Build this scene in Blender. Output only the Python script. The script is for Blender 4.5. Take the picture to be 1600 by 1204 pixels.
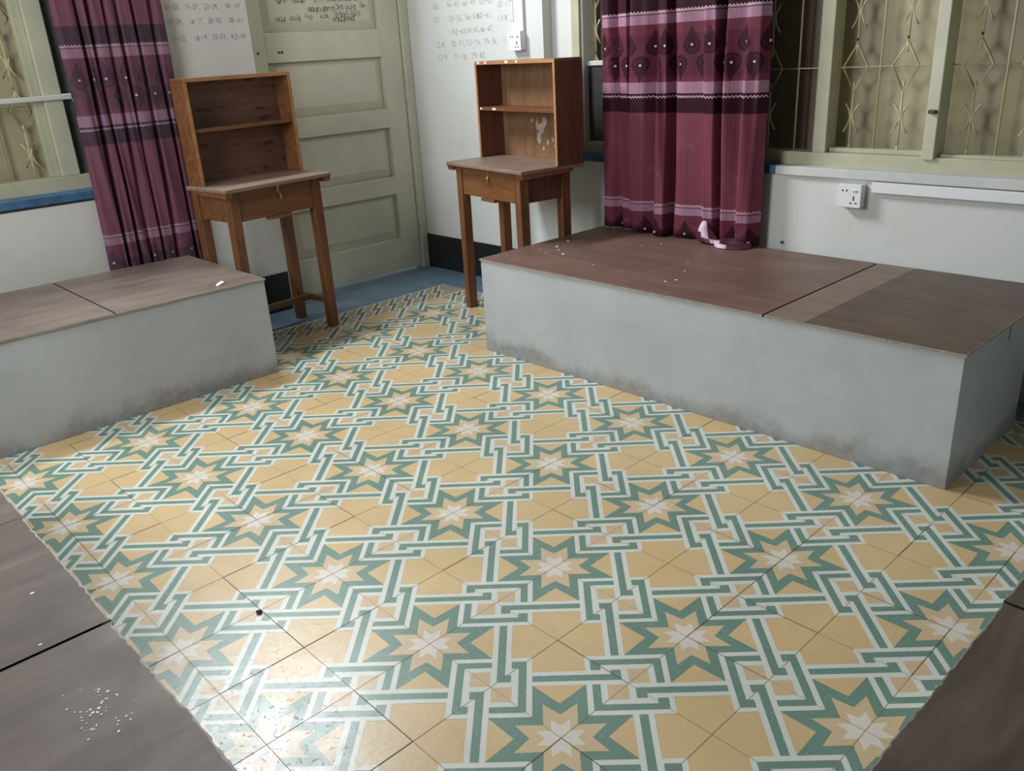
import bpy, bmesh, math, random
from mathutils import Vector, Matrix

for o in list(bpy.data.objects):
    bpy.data.objects.remove(o, do_unlink=True)
scene = bpy.context.scene
COL = scene.collection
rnd = random.Random(7)

# ------------------------------------------------------------------ camera
cam_d = bpy.data.cameras.new('camera')
cam_d.sensor_fit = 'HORIZONTAL'
cam_d.sensor_width = 36.0
cam_d.lens = 1315.066 / 1600.0 * 36.0
cam_d.clip_start = 0.02
cam = bpy.data.objects.new('camera', cam_d)
COL.objects.link(cam)
RX = Vector((0.72372139, -0.68789082, -0.05507776))
DN = Vector((-0.29296927, -0.23400312, -0.92704452))
FW = Vector((0.62481705, 0.68705804, -0.37088394))
M = Matrix.Identity(4)
for r in range(3):
    M[r][0] = RX[r]
    M[r][1] = -DN[r]
    M[r][2] = -FW[r]
M[0][3], M[1][3], M[2][3] = -1.26722592, -1.27419814, 1.21402193
cam.matrix_world = M
scene.camera = cam

# ------------------------------------------------------------------ world, daylight, exposure
scene.view_settings.view_transform = 'Standard'
scene.view_settings.look = 'None'
scene.view_settings.gamma = 1.0
scene.view_settings.use_curve_mapping = False
scene.view_settings.exposure = 0.12

w = bpy.data.worlds.new('daylight')
scene.world = w
w.use_nodes = True
bg = w.node_tree.nodes['Background']
bg.inputs['Color'].default_value = (0.75, 0.87, 1.0, 1)
bg.inputs['Strength'].default_value = 0.6


def area(name, loc, direction, sx, sy, power, color):
    d = bpy.data.lights.new(name, 'AREA')
    d.shape = 'RECTANGLE'
    d.size = sx
    d.size_y = sy
    d.energy = power
    d.color = color
    o = bpy.data.objects.new(name, d)
    o.location = loc
    o.rotation_euler = Vector(direction).to_track_quat('-Z', 'Y').to_euler()
    COL.objects.link(o)
    return o


# daylight entering by the high transom over the left window / door, by the upper
# sashes of the left window and by the window behind the camera's left shoulder
area('daylight_transom', (0.22, 2.715, 2.66), (0.12, -1, -0.45), 0.95, 0.36, 92, (0.93, 0.97, 1.0))
area('daylight_side_window', (-1.82, 1.2, 1.70), (1, 0.0, -0.15), 1.1, 1.2, 42, (0.98, 0.99, 1.0))


# ------------------------------------------------------------------ materials
def lin(c):
    out = []
    for v in c:
        v = v / 255.0
        out.append(v / 12.92 if v <= 0.04045 else ((v + 0.055) / 1.055) ** 2.4)
    return tuple(out) + (1.0,)


class NT:
    """small helper round a node tree"""

    def __init__(self, name):
        self.m = bpy.data.materials.new(name)
        self.m.use_nodes = True
        self.t = self.m.node_tree
        self.b = self.t.nodes['Principled BSDF']

    def n(self, typ, **kw):
        nd = self.t.nodes.new(typ)
        for k, v in kw.items():
            setattr(nd, k, v)
        return nd

    def l(self, a, b):
        self.t.links.new(a, b)

    def val(self, sock, v):
        if isinstance(v, (int, float)):
            sock.default_value = v
        elif isinstance(v, tuple):
            sock.default_value = v
        else:
            self.l(v, sock)

    def math(self, op, a, b=0.0, c=None):
        nd = self.n('ShaderNodeMath', operation=op)
        self.val(nd.inputs[0], a)
        self.val(nd.inputs[1], b)
        if c is not None:
            self.val(nd.inputs[2], c)
        return nd.outputs[0]

    def mix(self, f, a, b):
        nd = self.n('ShaderNodeMix', data_type='RGBA')
        self.val(nd.inputs['Factor'], f)
        self.val(nd.inputs['A'], a)
        self.val(nd.inputs['B'], b)
        return nd.outputs['Result']

    def noise(self, scale, detail=3.0, rough=0.55, vec=None, dist=0.0, out='Fac'):
        nd = self.n('ShaderNodeTexNoise')
        nd.inputs['Scale'].default_value = scale
        nd.inputs['Detail'].default_value = detail
        nd.inputs['Roughness'].default_value = rough
        nd.inputs['Distortion'].default_value = dist
        if vec is not None:
            self.l(vec, nd.inputs['Vector'])
        return nd.outputs[out]

    def ramp(self, fac, stops, interp='LINEAR'):
        nd = self.n('ShaderNodeValToRGB')
        cr = nd.color_ramp
        cr.interpolation = interp
        while len(cr.elements) > len(stops):
            cr.elements.remove(cr.elements[-1])
        while len(cr.elements) < len(stops):
            cr.elements.new(0.5)
        for e, (p, c) in zip(cr.elements, stops):
            e.position = p
            e.color = c
        self.l(fac, nd.inputs['Fac'])
        return nd.outputs['Color']

    def step(self, fac, lo, hi):
        nd = self.n('ShaderNodeMapRange', interpolation_type='SMOOTHSTEP')
        self.val(nd.inputs['Value'], fac)
        nd.inputs['From Min'].default_value = lo
        nd.inputs['From Max'].default_value = hi
        return nd.outputs['Result']

    def obj(self):
        return self.n('ShaderNodeTexCoord').outputs['Object']

    def geo(self):
        return self.n('ShaderNodeNewGeometry').outputs['Position']

    def scalevec(self, vec, s):
        nd = self.n('ShaderNodeMapping')
        nd.inputs['Scale'].default_value = s
        self.l(vec, nd.inputs['Vector'])
        return nd.outputs['Vector']

    def bump(self, h, strength=0.2, dist=0.01):
        nd = self.n('ShaderNodeBump')
        nd.inputs['Strength'].default_value = strength
        nd.inputs['Distance'].default_value = dist
        self.l(h, nd.inputs['Height'])
        self.l(nd.outputs['Normal'], self.b.inputs['Normal'])


def plain(name, c, rough=0.6, var=0.08, scale=8.0, metal=0.0, spec=0.5):
    k = NT(name)
    v = k.obj()
    f = k.noise(scale, 4, 0.6, v)
    a = lin(c)
    dark = tuple(x * (1 - 2 * var) for x in a[:3]) + (1,)
    lite = tuple(min(1, x * (1 + 2 * var)) for x in a[:3]) + (1,)
    k.l(k.ramp(f, [(0.3, dark), (0.7, lite)]), k.b.inputs['Base Color'])
    k.b.inputs['Roughness'].default_value = rough
    k.b.inputs['Metallic'].default_value = metal
    k.b.inputs['Specular IOR Level'].default_value = spec
    return k.m


def tile_mat(name, c, speck=None, wear=0.5):
    """cement tile colour: fine grain, chips, patchy wear of the polish"""
    k = NT(name)
    p = k.geo()
    big = k.noise(2.2, 4, 0.6, p)
    fine = k.noise(150, 4, 0.75, p)
    a = lin(c)
    col = k.mix(k.step(big, 0.30, 0.75), tuple(x * 0.90 for x in a[:3]) + (1,), tuple(min(1, x * 1.07) for x in a[:3]) + (1,))
    col = k.mix(k.math('MULTIPLY', k.step(fine, 0.42, 0.72), 0.30), col, tuple(x * 0.70 for x in a[:3]) + (1,))
    if speck:
        vor = k.n('ShaderNodeTexVoronoi')
        vor.inputs['Scale'].default_value = 120
        k.l(p, vor.inputs['Vector'])
        s = k.math('LESS_THAN', vor.outputs['Distance'], 0.20)
        s = k.math('MULTIPLY', s, k.step(k.noise(60, 2, 0.5, p), 0.50, 0.62))
        col = k.mix(k.math('MULTIPLY', s, 0.6), col, lin(speck))
        vor2 = k.n('ShaderNodeTexVoronoi')
        vor2.inputs['Scale'].default_value = 260
        k.l(p, vor2.inputs['Vector'])
        s2 = k.math('MULTIPLY', k.math('LESS_THAN', vor2.outputs['Distance'], 0.25), k.step(k.noise(90, 2, 0.5, p), 0.45, 0.6))
        col = k.mix(k.math('MULTIPLY', s2, 0.35), col, lin(speck))
    # dark pits and scuffs where the polish is worn through
    pit = k.step(k.noise(74, 5, 0.78, p, 0.5), 0.59, 0.70)
    patch = k.step(k.noise(3.1, 3, 0.6, p), 0.50, 0.68)
    col = k.mix(k.math('MULTIPLY', k.math('MULTIPLY', pit, patch), 0.5), col, lin((112, 106, 96)))
    stain = k.step(k.noise(14, 5, 0.7, p, 0.4), 0.56, 0.74)
    col = k.mix(k.math('MULTIPLY', stain, 0.12), col, lin((134, 112, 84)))
    k.l(col, k.b.inputs['Base Color'])
    r = k.math('MULTIPLY_ADD', k.noise(9, 4, 0.6, p), 0.24, 0.22)
    r = k.math('MULTIPLY_ADD', k.math('MULTIPLY', pit, patch), 0.3, r)
    k.l(r, k.b.inputs['Roughness'])
    k.b.inputs['Specular IOR Level'].default_value = 0.6
    hh = k.math('ADD', k.math('MULTIPLY', k.noise(30, 4, 0.6, p), 0.6), k.math('MULTIPLY', pit, -0.6))
    k.bump(hh, 0.15, 0.004)
    return k.m


def wood_mat(name, c1, c2, axis='x', rough=0.38, knots=False, scale=1.0):
    k = NT(name)
    v = k.obj()
    s = {'x': (2.0, 26, 26), 'y': (26, 2.0, 26), 'z': (26, 26, 2.0)}[axis]
    s = tuple(q * scale for q in s)
    sv = k.scalevec(v, s)
    g = k.noise(1.6, 5, 0.6, sv, 0.8)
    col = k.mix(k.step(g, 0.3, 0.7), lin(c1), lin(c2))
    blot = k.noise(5, 3, 0.6, v)
    col = k.mix(k.math('MULTIPLY', k.step(blot, 0.45, 0.75), 0.35), col, tuple(x * 0.6 for x in lin(c1)[:3]) + (1,))
    if knots:
        ks = {'x': (9, 20, 38), 'z': (22, 22, 6), 'y': (22, 5, 22)}[axis]
        kn = k.noise(1.0, 1.5, 0.4, k.scalevec(v, ks))
        col = k.mix(k.math('MULTIPLY', k.step(kn, 0.64, 0.70), 0.75), col, tuple(x * 0.22 for x in lin(c1)[:3]) + (1,))
    k.l(col, k.b.inputs['Base Color'])
    k.l(k.math('MULTIPLY_ADD', blot, 0.25, rough - 0.1), k.b.inputs['Roughness'])
    k.bump(g, 0.08, 0.002)
    return k.m


def ply_mat(name, c1, c2, c3, rough=0.45, axis='x', spec=0.5):
    """worn stained plywood boards of the platform lids"""
    k = NT(name)
    p = k.geo()
    s = (1.6, 11, 4) if axis == 'x' else (11, 1.6, 4)
    g = k.noise(1.3, 5, 0.62, k.scalevec(p, s), 0.5)
    bigm = k.noise(2.6, 4, 0.6, p)
    col = k.mix(k.step(g, 0.28, 0.72), lin(c1), lin(c2))
    col = k.mix(k.math('MULTIPLY', k.step(bigm, 0.42, 0.70), 0.65), col, lin(c3))
    sc = k.step(k.noise(38, 4, 0.7, p), 0.66, 0.74)
    sc = k.math('MULTIPLY', sc, k.step(k.noise(3.7, 3, 0.6, p), 0.5, 0.65))
    col = k.mix(k.math('MULTIPLY', sc, 0.40), col, lin((150, 140, 132)))
    du = k.math('MULTIPLY', k.step(k.noise(5.5, 5, 0.7, p), 0.52, 0.74), k.step(k.noise(70, 4, 0.8, p), 0.4, 0.7))
    col = k.mix(k.math('MULTIPLY', du, 0.35), col, lin((146, 140, 134)))
    k.l(col, k.b.inputs['Base Color'])
    k.l(k.math('MULTIPLY_ADD', k.noise(6, 4, 0.6, p), 0.35, rough - 0.17), k.b.inputs['Roughness'])
    k.b.inputs['Specular IOR Level'].default_value = spec
    k.bump(g, 0.06, 0.003)
    return k.m


def grey_panel_mat(name, c, grime):
    """pale grey painted plywood with scuffs and floor-mop grime along the foot"""
    k = NT(name)
    p = k.geo()
    col = k.mix(k.step(k.noise(3.0, 5, 0.65, p), 0.3, 0.72), tuple(x * 0.86 for x in lin(c)[:3]) + (1,), lin(c))
    st = k.noise(1.4, 4, 0.6, k.scalevec(p, (3, 3, 14)))
    col = k.mix(k.math('MULTIPLY', k.step(st, 0.50, 0.75), 0.28), col, tuple(x * 0.72 for x in lin(c)[:3]) + (1,))
    sep = k.n('ShaderNodeSeparateXYZ')
    k.l(p, sep.inputs[0])
    edge = k.math('MULTIPLY_ADD', k.noise(5, 5, 0.7, p), 0.24, -0.06)
    gr = k.step(k.math('SUBTRACT', edge, sep.outputs['Z']), -0.03, 0.05)
    gr = k.math('MULTIPLY', gr, k.math('MULTIPLY_ADD', k.noise(28, 4, 0.7, p), 0.9, 0.15))
    col = k.mix(k.math('MULTIPLY', gr, grime), col, lin((100, 93, 86)))
    dots = k.step(k.noise(30, 2, 0.5, p), 0.72, 0.76)
    col = k.mix(k.math('MULTIPLY', dots, 0.3), col, lin((120, 118, 112)))
    k.l(col, k.b.inputs['Base Color'])
    k.b.inputs['Roughness'].default_value = 0.5
    k.bump(k.noise(14, 4, 0.6, p), 0.05, 0.004)
    return k.m


def wall_mat(name, c, stain=(190, 190, 182)):
    k = NT(name)
    p = k.geo()
    col = k.mix(k.math('MULTIPLY', k.step(k.noise(2.4, 5, 0.65, p), 0.45, 0.75), 0.35), lin(c), lin(stain))
    k.l(col, k.b.inputs['Base Color'])
    k.b.inputs['Roughness'].default_value = 0.75
    k.bump(k.noise(60, 4, 0.6, p), 0.06, 0.003)
    return k.m


def curtain_mat(name, haze_mix=0.0):
    """woven band pattern of the curtain: UV in metres, v = height over the floor"""
    k = NT(name)
    uvn = k.n('ShaderNodeUVMap')
    sep = k.n('ShaderNodeSeparateXYZ')
    k.l(uvn.outputs['UV'], sep.inputs[0])
    u, v = sep.outputs['X'], sep.outputs['Y']
    mauve, plum = lin((122, 62, 79)), lin((50, 16, 31))
    pale, mid = lin((166, 124, 146)), lin((108, 50, 68))
    dark = lin((86, 36, 54))
    H = 2.4
    z = lambda q: q / H
    bands = [(0.0, dark), (z(0.44), mid), (z(0.498), pale), (z(0.541), mauve), (z(0.920), plum),
             (z(0.999), pale), (z(1.046), mid), (z(1.270), pale), (z(1.315), plum), (z(1.395), mauve), (z(2.02), plum), (z(2.1), pale), (z(2.15), mauve)]
    col = k.ramp(k.math('DIVIDE', v, H), bands, 'CONSTANT')

    # leaf / teardrop rows inside the motif bands
    def motif(col, v0, tip, per, ph, size, c, s=1.0):
        """teardrop: round body at v0, pointed to v0+tip"""
        uu = k.math('ABSOLUTE', k.math('SUBTRACT', k.math('FRACT', k.math('ADD', k.math('DIVIDE', u, per), ph)), 0.5))
        uu = k.math('MULTIPLY', uu, per)
        vv = k.math('SUBTRACT', v, v0)
        t = k.math('DIVIDE', vv, tip)                       # 0 at body, 1 at tip
        tt = k.math('MAXIMUM', t, 0.0)
        wid = k.math('MULTIPLY', k.math('SUBTRACT', 1.0, tt), size)
        d1 = k.math('DIVIDE', uu, k.math('MAXIMUM', wid, 0.0005))
        back = k.math('MULTIPLY', k.math('MINIMUM', t, 0.0), abs(tip) / size)
        r = k.math('SQRT', k.math('ADD', k.math('MULTIPLY', d1, d1), k.math('MULTIPLY', back, back)))
        inside = k.math('LESS_THAN', r, 1.0)
        vein = k.math('SINE', k.math('MULTIPLY', k.math('ADD', u, k.math('MULTIPLY', v, 1.3)), 900.0))
        inside = k.math('MULTIPLY', inside, k.math('MULTIPLY_ADD', vein, 0.08, 0.92))
        ringl = k.math('MULTIPLY', k.math('GREATER_THAN', r, 0.52), k.math('LESS_THAN', r, 0.70))
        inside = k.math('MULTIPLY', inside, k.math('MULTIPLY_ADD', ringl, -0.40, 1.0))
        col = k.mix(inside, col, c)
        b = k.math('SQRT', k.math('ADD', k.math('MULTIPLY', uu, uu), k.math('MULTIPLY', vv, vv)))
        col = k.mix(k.math('LESS_THAN', b, 0.0048), col, lin((226, 200, 208)))
        return col

    deep = lin((48, 12, 28))
    haze = k.math('MULTIPLY', k.math('GREATER_THAN', v, 1.072), k.math('LESS_THAN', v, 1.235))
    lat = k.math('SINE', k.math('MULTIPLY', k.math('ADD', u, v), 420.0))
    col = k.mix(k.math('MULTIPLY', haze, k.math('MULTIPLY_ADD', lat, 0.10, 0.30)), col, deep)
    col = motif(col, 1.190, 0.070, 0.105, 0.0, 0.036, deep)
    col = motif(col, 1.118, -0.070, 0.105, 0.5, 0.036, deep)
    col = motif(col, 0.428, 0.06, 0.105, 0.25, 0.036, deep)
    # zig-zag stitches beside the pale bands
    for z0 in (0.993, 1.322, 0.548):
        zz = k.math('ADD', v, k.math('MULTIPLY', k.math('PINGPONG', u, 0.0065), 1.2))
        d = k.math('ABSOLUTE', k.math('SUBTRACT', zz, z0 + 0.003))
        col = k.mix(k.math('LESS_THAN', d, 0.0028), col, lin((206, 172, 186)))
        d = k.math('ABSOLUTE', k.math('SUBTRACT', v, z0 + (0.011 if z0 < 1.2 and z0 > 0.9 else -0.009)))
        col = k.mix(k.math('LESS_THAN', d, 0.0018), col, lin((70, 34, 50)))
    wv = k.noise(500, 2, 0.5, uvn.outputs['UV'])
    col = k.mix(k.math('MULTIPLY', wv, 0.16), col, plum)
    fd = k.step(k.noise(7, 4, 0.65, uvn.outputs['UV']), 0.55, 0.75)
    col = k.mix(k.math('MULTIPLY', fd, 0.10), col, lin((190, 160, 172)))
    if haze_mix:
        col = k.mix(haze_mix, col, lin((112, 98, 114)))  # light haze mixed into the cloth colour
    k.l(col, k.b.inputs['Base Color'])
    k.b.inputs['Roughness'].default_value = 0.55
    k.b.inputs['Specular IOR Level'].default_value = 0.15
    k.bump(wv, 0.1, 0.001)
    return k.m


MT = {
    'yellow': tile_mat('tile_yellow', (204, 178, 132)),
    'petal': tile_mat('tile_star_petal', (202, 180, 144)),
    'inset': tile_mat('tile_inset_beige', (202, 178, 142)),
    'green': tile_mat('tile_green', (104, 136, 124), speck=(170, 188, 178)),
    'white': tile_mat('tile_white', (208, 212, 204)),
    'cream': tile_mat('tile_cream', (212, 206, 196)),
    'tan': tile_mat('tile_border_tan', (168, 158, 134)),
    'bgreen': tile_mat('tile_border_green', (112, 118, 104)),
    'grout': plain('grout_dark', (92, 80, 64), 0.8),
    'grout2': plain('grout_faint', (158, 138, 104), 0.7),
    'blue': plain('floor_blue_paint', (98, 122, 140), 0.42, 0.10, 5),
    'wall': wall_mat('wall_white', (214, 214, 208)),
    'wall_cool': wall_mat('wall_white_cool', (214, 217, 214)),
    'wall_dim': plain('wall_unseen_dark', (104, 108, 100), 0.75, 0.04),  # unseen walls, tone set dark to cut bounce light
    'ceiling': plain('ceiling_unseen_dark', (122, 112, 100), 0.8, 0.05),  # unseen ceiling, tone set dark to cut bounce light
    'black': plain('baseboard_black', (24, 27, 30), 0.45, 0.15),
    'door': plain('door_cream_green', (208, 206, 187), 0.42, 0.04, 4),
    'frame': plain('window_cream', (182, 180, 154), 0.45, 0.06, 5),
    'frame_lite': plain('window_cream_pale', (190, 190, 168), 0.45, 0.05, 5),
    'pane': plain('pane_painted_cream', (168, 160, 130), 0.5, 0.10, 2.2),
    'pane_dark': plain('pane_dark_board', (58, 60, 58), 0.5, 0.2, 6),
    'pane_grey': plain('pane_grey_board', (92, 98, 96), 0.5, 0.12, 6),
    'pane_shaded': plain('pane_shaded', (124, 110, 94), 0.5, 0.12, 3),  # cream pane with the curtain's shade painted into its colour
    'grille': plain('grille_cream', (196, 186, 150), 0.4, 0.05),
    'sill_blue': plain('sill_blue_paint', (58, 100, 136), 0.5, 0.18, 18),
    'sill_white': plain('sill_white_paint', (205, 207, 204), 0.6, 0.04),
    'plastic': plain('plastic_white', (232, 234, 236), 0.35, 0.01),
    'hole': plain('socket_hole', (30, 33, 38), 0.6, 0.05),
    'ink': plain('ink_grey', (158, 162, 164), 0.8, 0.02),
    'ink_dark': plain('ink_dark', (120, 122, 108), 0.8, 0.02),
    'metal': plain('latch_metal', (70, 68, 60), 0.4, 0.1, 20, 0.6),
    'brass': plain('brass', (180, 160, 110), 0.35, 0.1, 20, 0.8),
    'paper': plain('paper', (232, 230, 226), 0.7, 0.02),
    'crumb': plain('crumb_dark', (40, 38, 34), 0.8, 0.2),
    'greyp': grey_panel_mat('panel_grey', (184, 188, 190), 0.80),
    'seam': plain('seam_dark', (44, 38, 34), 0.8, 0.1, 20),  # board sides at the seams coloured dark, as an unlit gap
    'edge': plain('plywood_edge', (150, 142, 132), 0.6, 0.12, 20),
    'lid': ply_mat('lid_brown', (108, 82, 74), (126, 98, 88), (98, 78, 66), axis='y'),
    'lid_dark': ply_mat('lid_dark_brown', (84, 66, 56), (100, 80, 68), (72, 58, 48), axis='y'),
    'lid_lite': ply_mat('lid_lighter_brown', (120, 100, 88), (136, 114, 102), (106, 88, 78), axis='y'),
    'lid_sheen': ply_mat('lid_brown_sheen', (112, 97, 90), (134, 120, 112), (96, 82, 76), 0.40, axis='x'),  # same plywood, window sheen painted in as a greyer tone
    'lid_shaded': ply_mat('lid_brown_shaded', (84, 72, 64), (112, 99, 90), (66, 56, 50), 0.52, axis='x', spec=0.35),  # same plywood, dimmer light near the camera painted in as darker brown
    'wood': wood_mat('varnished_wood', (104, 66, 39), (131, 87, 53), 'x'),
    'wood_z': wood_mat('varnished_wood_upright', (99, 63, 38), (127, 84, 53), 'z'),
    'wood_edge': wood_mat('bare_wood_edge', (160, 110, 68), (182, 132, 90), 'x', 0.5),
    'wood_shaded': wood_mat('varnished_wood_red_shaded', (86, 50, 38), (106, 66, 50), 'z'),  # redder wood, also darkened to paint in shade on the desk sides
    'top': wood_mat('worn_desk_top', (124, 102, 88), (146, 124, 110), 'x', 0.45),
    'back_l': wood_mat('hutch_back_knotty', (98, 70, 56), (118, 88, 72), 'x', 0.4, True),
    'back_r': wood_mat('hutch_back_plain', (122, 90, 66), (146, 112, 84), 'z', 0.42),
    'scuff': plain('peeled_paper', (178, 164, 152), 0.7, 0.1, 30),
    'curtain': curtain_mat('curtain_maroon'),
    'curtain_hazy': curtain_mat('curtain_maroon_hazy', 0.30),  # same maroon cloth, greyed to paint in flare and backlight from the window
    'curtain_plain': plain('curtain_plum', (74, 30, 48), 0.55, 0.15, 30),
    'lining': plain('curtain_lining', (206, 178, 196), 0.5, 0.10, 30),
}


# ------------------------------------------------------------------ mesh helpers
def tag(o, label=None, cat=None, group=None, kind=None):
    if label:
        o['label'] = label
    if cat:
        o['category'] = cat
    if group:
        o['group'] = group
    if kind:
        o['kind'] = kind
    return o


def link(name, me, parent=None):
    o = bpy.data.objects.new(name, me)
    COL.objects.link(o)
    if parent is not None:
        o.parent = parent
    return o


def empty(name, loc=(0, 0, 0), rz=0.0):
    o = bpy.data.objects.new(name, None)
    o.empty_display_size = 0.1
    o.location = loc
    o.rotation_euler = (0, 0, rz)
    COL.objects.link(o)
    return o


class MB:
    def __init__(self):
        self.v = []
        self.f = []
        self.fm = []

    def poly(self, pts, m=0):
        i = len(self.v)
        self.v += [tuple(p) for p in pts]
        self.f.append(tuple(range(i, i + len(pts))))
        self.fm.append(m)

    def hexa(self, p, m=0):
        """8 corners: bottom ring 0-3 ccw, top ring 4-7"""
        i = len(self.v)
        self.v += [tuple(q) for q in p]
        for a in ((0, 3, 2, 1), (4, 5, 6, 7), (0, 1, 5, 4), (1, 2, 6, 5), (2, 3, 7, 6), (3, 0, 4, 7)):
            self.f.append(tuple(i + b for b in a))
            self.fm.append(m)

    def box(self, x0, x1, y0, y1, z0, z1, m=0):
        self.hexa([(x0, y0, z0), (x1, y0, z0), (x1, y1, z0), (x0, y1, z0),
                   (x0, y0, z1), (x1, y0, z1), (x1, y1, z1), (x0, y1, z1)], m)

    def prism(self, outline, z0, z1, m=0, ms=None):
        """ccw xy outline extruded in z"""
        n = len(outline)
        i = len(self.v)
        self.v += [(x, y, z0) for x, y in outline] + [(x, y, z1) for x, y in outline]
        self.f.append(tuple(reversed(range(i, i + n))))
        self.fm.append(m)
        self.f.append(tuple(range(i + n, i + 2 * n)))
        self.fm.append(m)
        for k in range(n):
            a, b = i + k, i + (k + 1) % n
            self.f.append((a, b, b + n, a + n))
            self.fm.append(m if ms is None else ms)

    def tube(self, pts, r, n=6, m=0):
        pts = [Vector(p) for p in pts]
        rings = []
        for i, p in enumerate(pts):
            d = (pts[min(i + 1, len(pts) - 1)] - pts[max(i - 1, 0)]).normalized()
            ref = Vector((0, 0, 1)) if abs(d.z) < 0.9 else Vector((1, 0, 0))
            a = d.cross(ref).normalized()
            b = d.cross(a)
            base = len(self.v)
            for k in range(n):
                t = 2 * math.pi * k / n
                self.v.append(tuple(p + (a * math.cos(t) + b * math.sin(t)) * r))
            rings.append(base)
        for q in range(len(rings) - 1):
            for k in range(n):
                a0, a1 = rings[q] + k, rings[q] + (k + 1) % n
                b0, b1 = rings[q + 1] + k, rings[q + 1] + (k + 1) % n
                self.f.append((a0, a1, b1, b0))
                self.fm.append(m)
        self.f.append(tuple(rings[0] + k for k in reversed(range(n))))
        self.f.append(tuple(rings[-1] + k for k in range(n)))
        self.fm += [m, m]

    def build(self, name, mats, parent=None, bevel=0.0, smooth=False, recalc=True):
        me = bpy.data.meshes.new(name)
        me.from_pydata(self.v, [], self.f)
        if not isinstance(mats, (list, tuple)):
            mats = [mats]
        for m in mats:
            me.materials.append(m)
        for p, m in zip(me.polygons, self.fm):
            p.material_index = m
            p.use_smooth = smooth
        if recalc:
            bm = bmesh.new()
            bm.from_mesh(me)
            bmesh.ops.recalc_face_normals(bm, faces=bm.faces)
            bm.to_mesh(me)
            bm.free()
        o = link(name, me, parent)
        if bevel:
            b = o.modifiers.new('bevel', 'BEVEL')
            b.width = bevel
            b.segments = 2
            b.limit_method = 'ANGLE'
        return o


def box(name, x0, x1, y0, y1, z0, z1, mat, parent=None, bevel=0.0):
    b = MB()
    b.box(x0, x1, y0, y1, z0, z1)
    return b.build(name, mat, parent, bevel)


# ------------------------------------------------------------------ floor: cement tiles, border, blue band
A = 0.4 / math.sqrt(2.0)
RT = math.sqrt(0.5)
XMIN, XMAX, YMIN, YMAX = -1.84, 1.40, -1.84, 2.20


def clip(poly, x0, x1, y0, y1):
    def cut(ps, inside, inter):
        out = []
        for i in range(len(ps)):
            p, q = ps[i - 1], ps[i]
            if inside(q):
                if not inside(p):
                    out.append(inter(p, q))
                out.append(q)
            elif inside(p):
                out.append(inter(p, q))
        return out

    def ix(c):
        return lambda p, q: (c, p[1] + (q[1] - p[1]) * (c - p[0]) / (q[0] - p[0]))

    def iy(c):
        return lambda p, q: (p[0] + (q[0] - p[0]) * (c - p[1]) / (q[1] - p[1]), c)
    for ins, itr in ((lambda p: p[0] >= x0, ix(x0)), (lambda p: p[0] <= x1, ix(x1)),
                     (lambda p: p[1] >= y0, iy(y0)), (lambda p: p[1] <= y1, iy(y1))):
        if not poly:
            return poly
        poly = cut(poly, ins, itr)
    return poly


FM = ['yellow', 'green', 'white', 'cream', 'tan', 'bgreen', 'grout', 'grout2', 'blue', 'petal', 'inset']
FI = {n: i for i, n in enumerate(FM)}
fl = MB()
LZ = 0.00012


def fpoly(pts, mat, layer, rect=(XMIN, XMAX, YMIN, YMAX)):
    c = clip(pts, *rect)
    if len(c) >= 3:
        fl.poly([(x, y, layer * LZ) for x, y in c], FI[mat])


def to_room(cu, cv):
    """pattern units (a = star to blossom) to room metres"""
    def f(p):
        u, v = (cu + p[0]) * A, (cv + p[1]) * A
        return ((u + v) * RT, (v - u) * RT)
    return f


def rect(x0, x1, y0, y1):
    return [(x0, y0), (x1, y0), (x1, y1), (x0, y1)]


def star(tip_r, tip_a, axis_r, diag_r):
    """eight points in pairs about each axis"""
    pts = []
    for q in range(4):
        b = math.pi / 2 * q
        for ang, r in ((0.0, axis_r), (tip_a, tip_r), (math.pi / 4, diag_r), (math.pi / 2 - tip_a, tip_r)):
            pts.append((r * math.cos(b + ang), r * math.sin(b + ang)))
    return pts


YST = star(math.hypot(0.315, 0.122), math.atan2(0.122, 0.315), 0.213, math.hypot(0.118, 0.118))
WST = star(math.hypot(0.168, 0.066), math.atan2(0.066, 0.168), 0.112, math.hypot(0.066, 0.066))
TRI = [(-0.19, 0.5), (0.0, 0.318), (0.19, 0.5)]
L_WHITE = [rect(-0.305, 0.305, -0.305, 0.305), rect(-0.695, -0.305, 0.0, 0.145), rect(0.305, 0.695, -0.145, 0.0)]
L_GREEN = [rect(-0.265, 0.262, 0.203, 0.262), rect(-0.265, -0.19, 0.15, 0.203), rect(0.203, 0.262, 0.0, 0.203),
           rect(-0.695, -0.045, 0.042, 0.103), rect(-0.12, -0.045, 0.103, 0.148)]
L_YEL = [rect(0.006, 0.156, 0.006, 0.156)]


def rot(pts, k):
    for _ in range(k % 4):
        pts = [(y, -x) for x, y in pts]
    return pts


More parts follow.
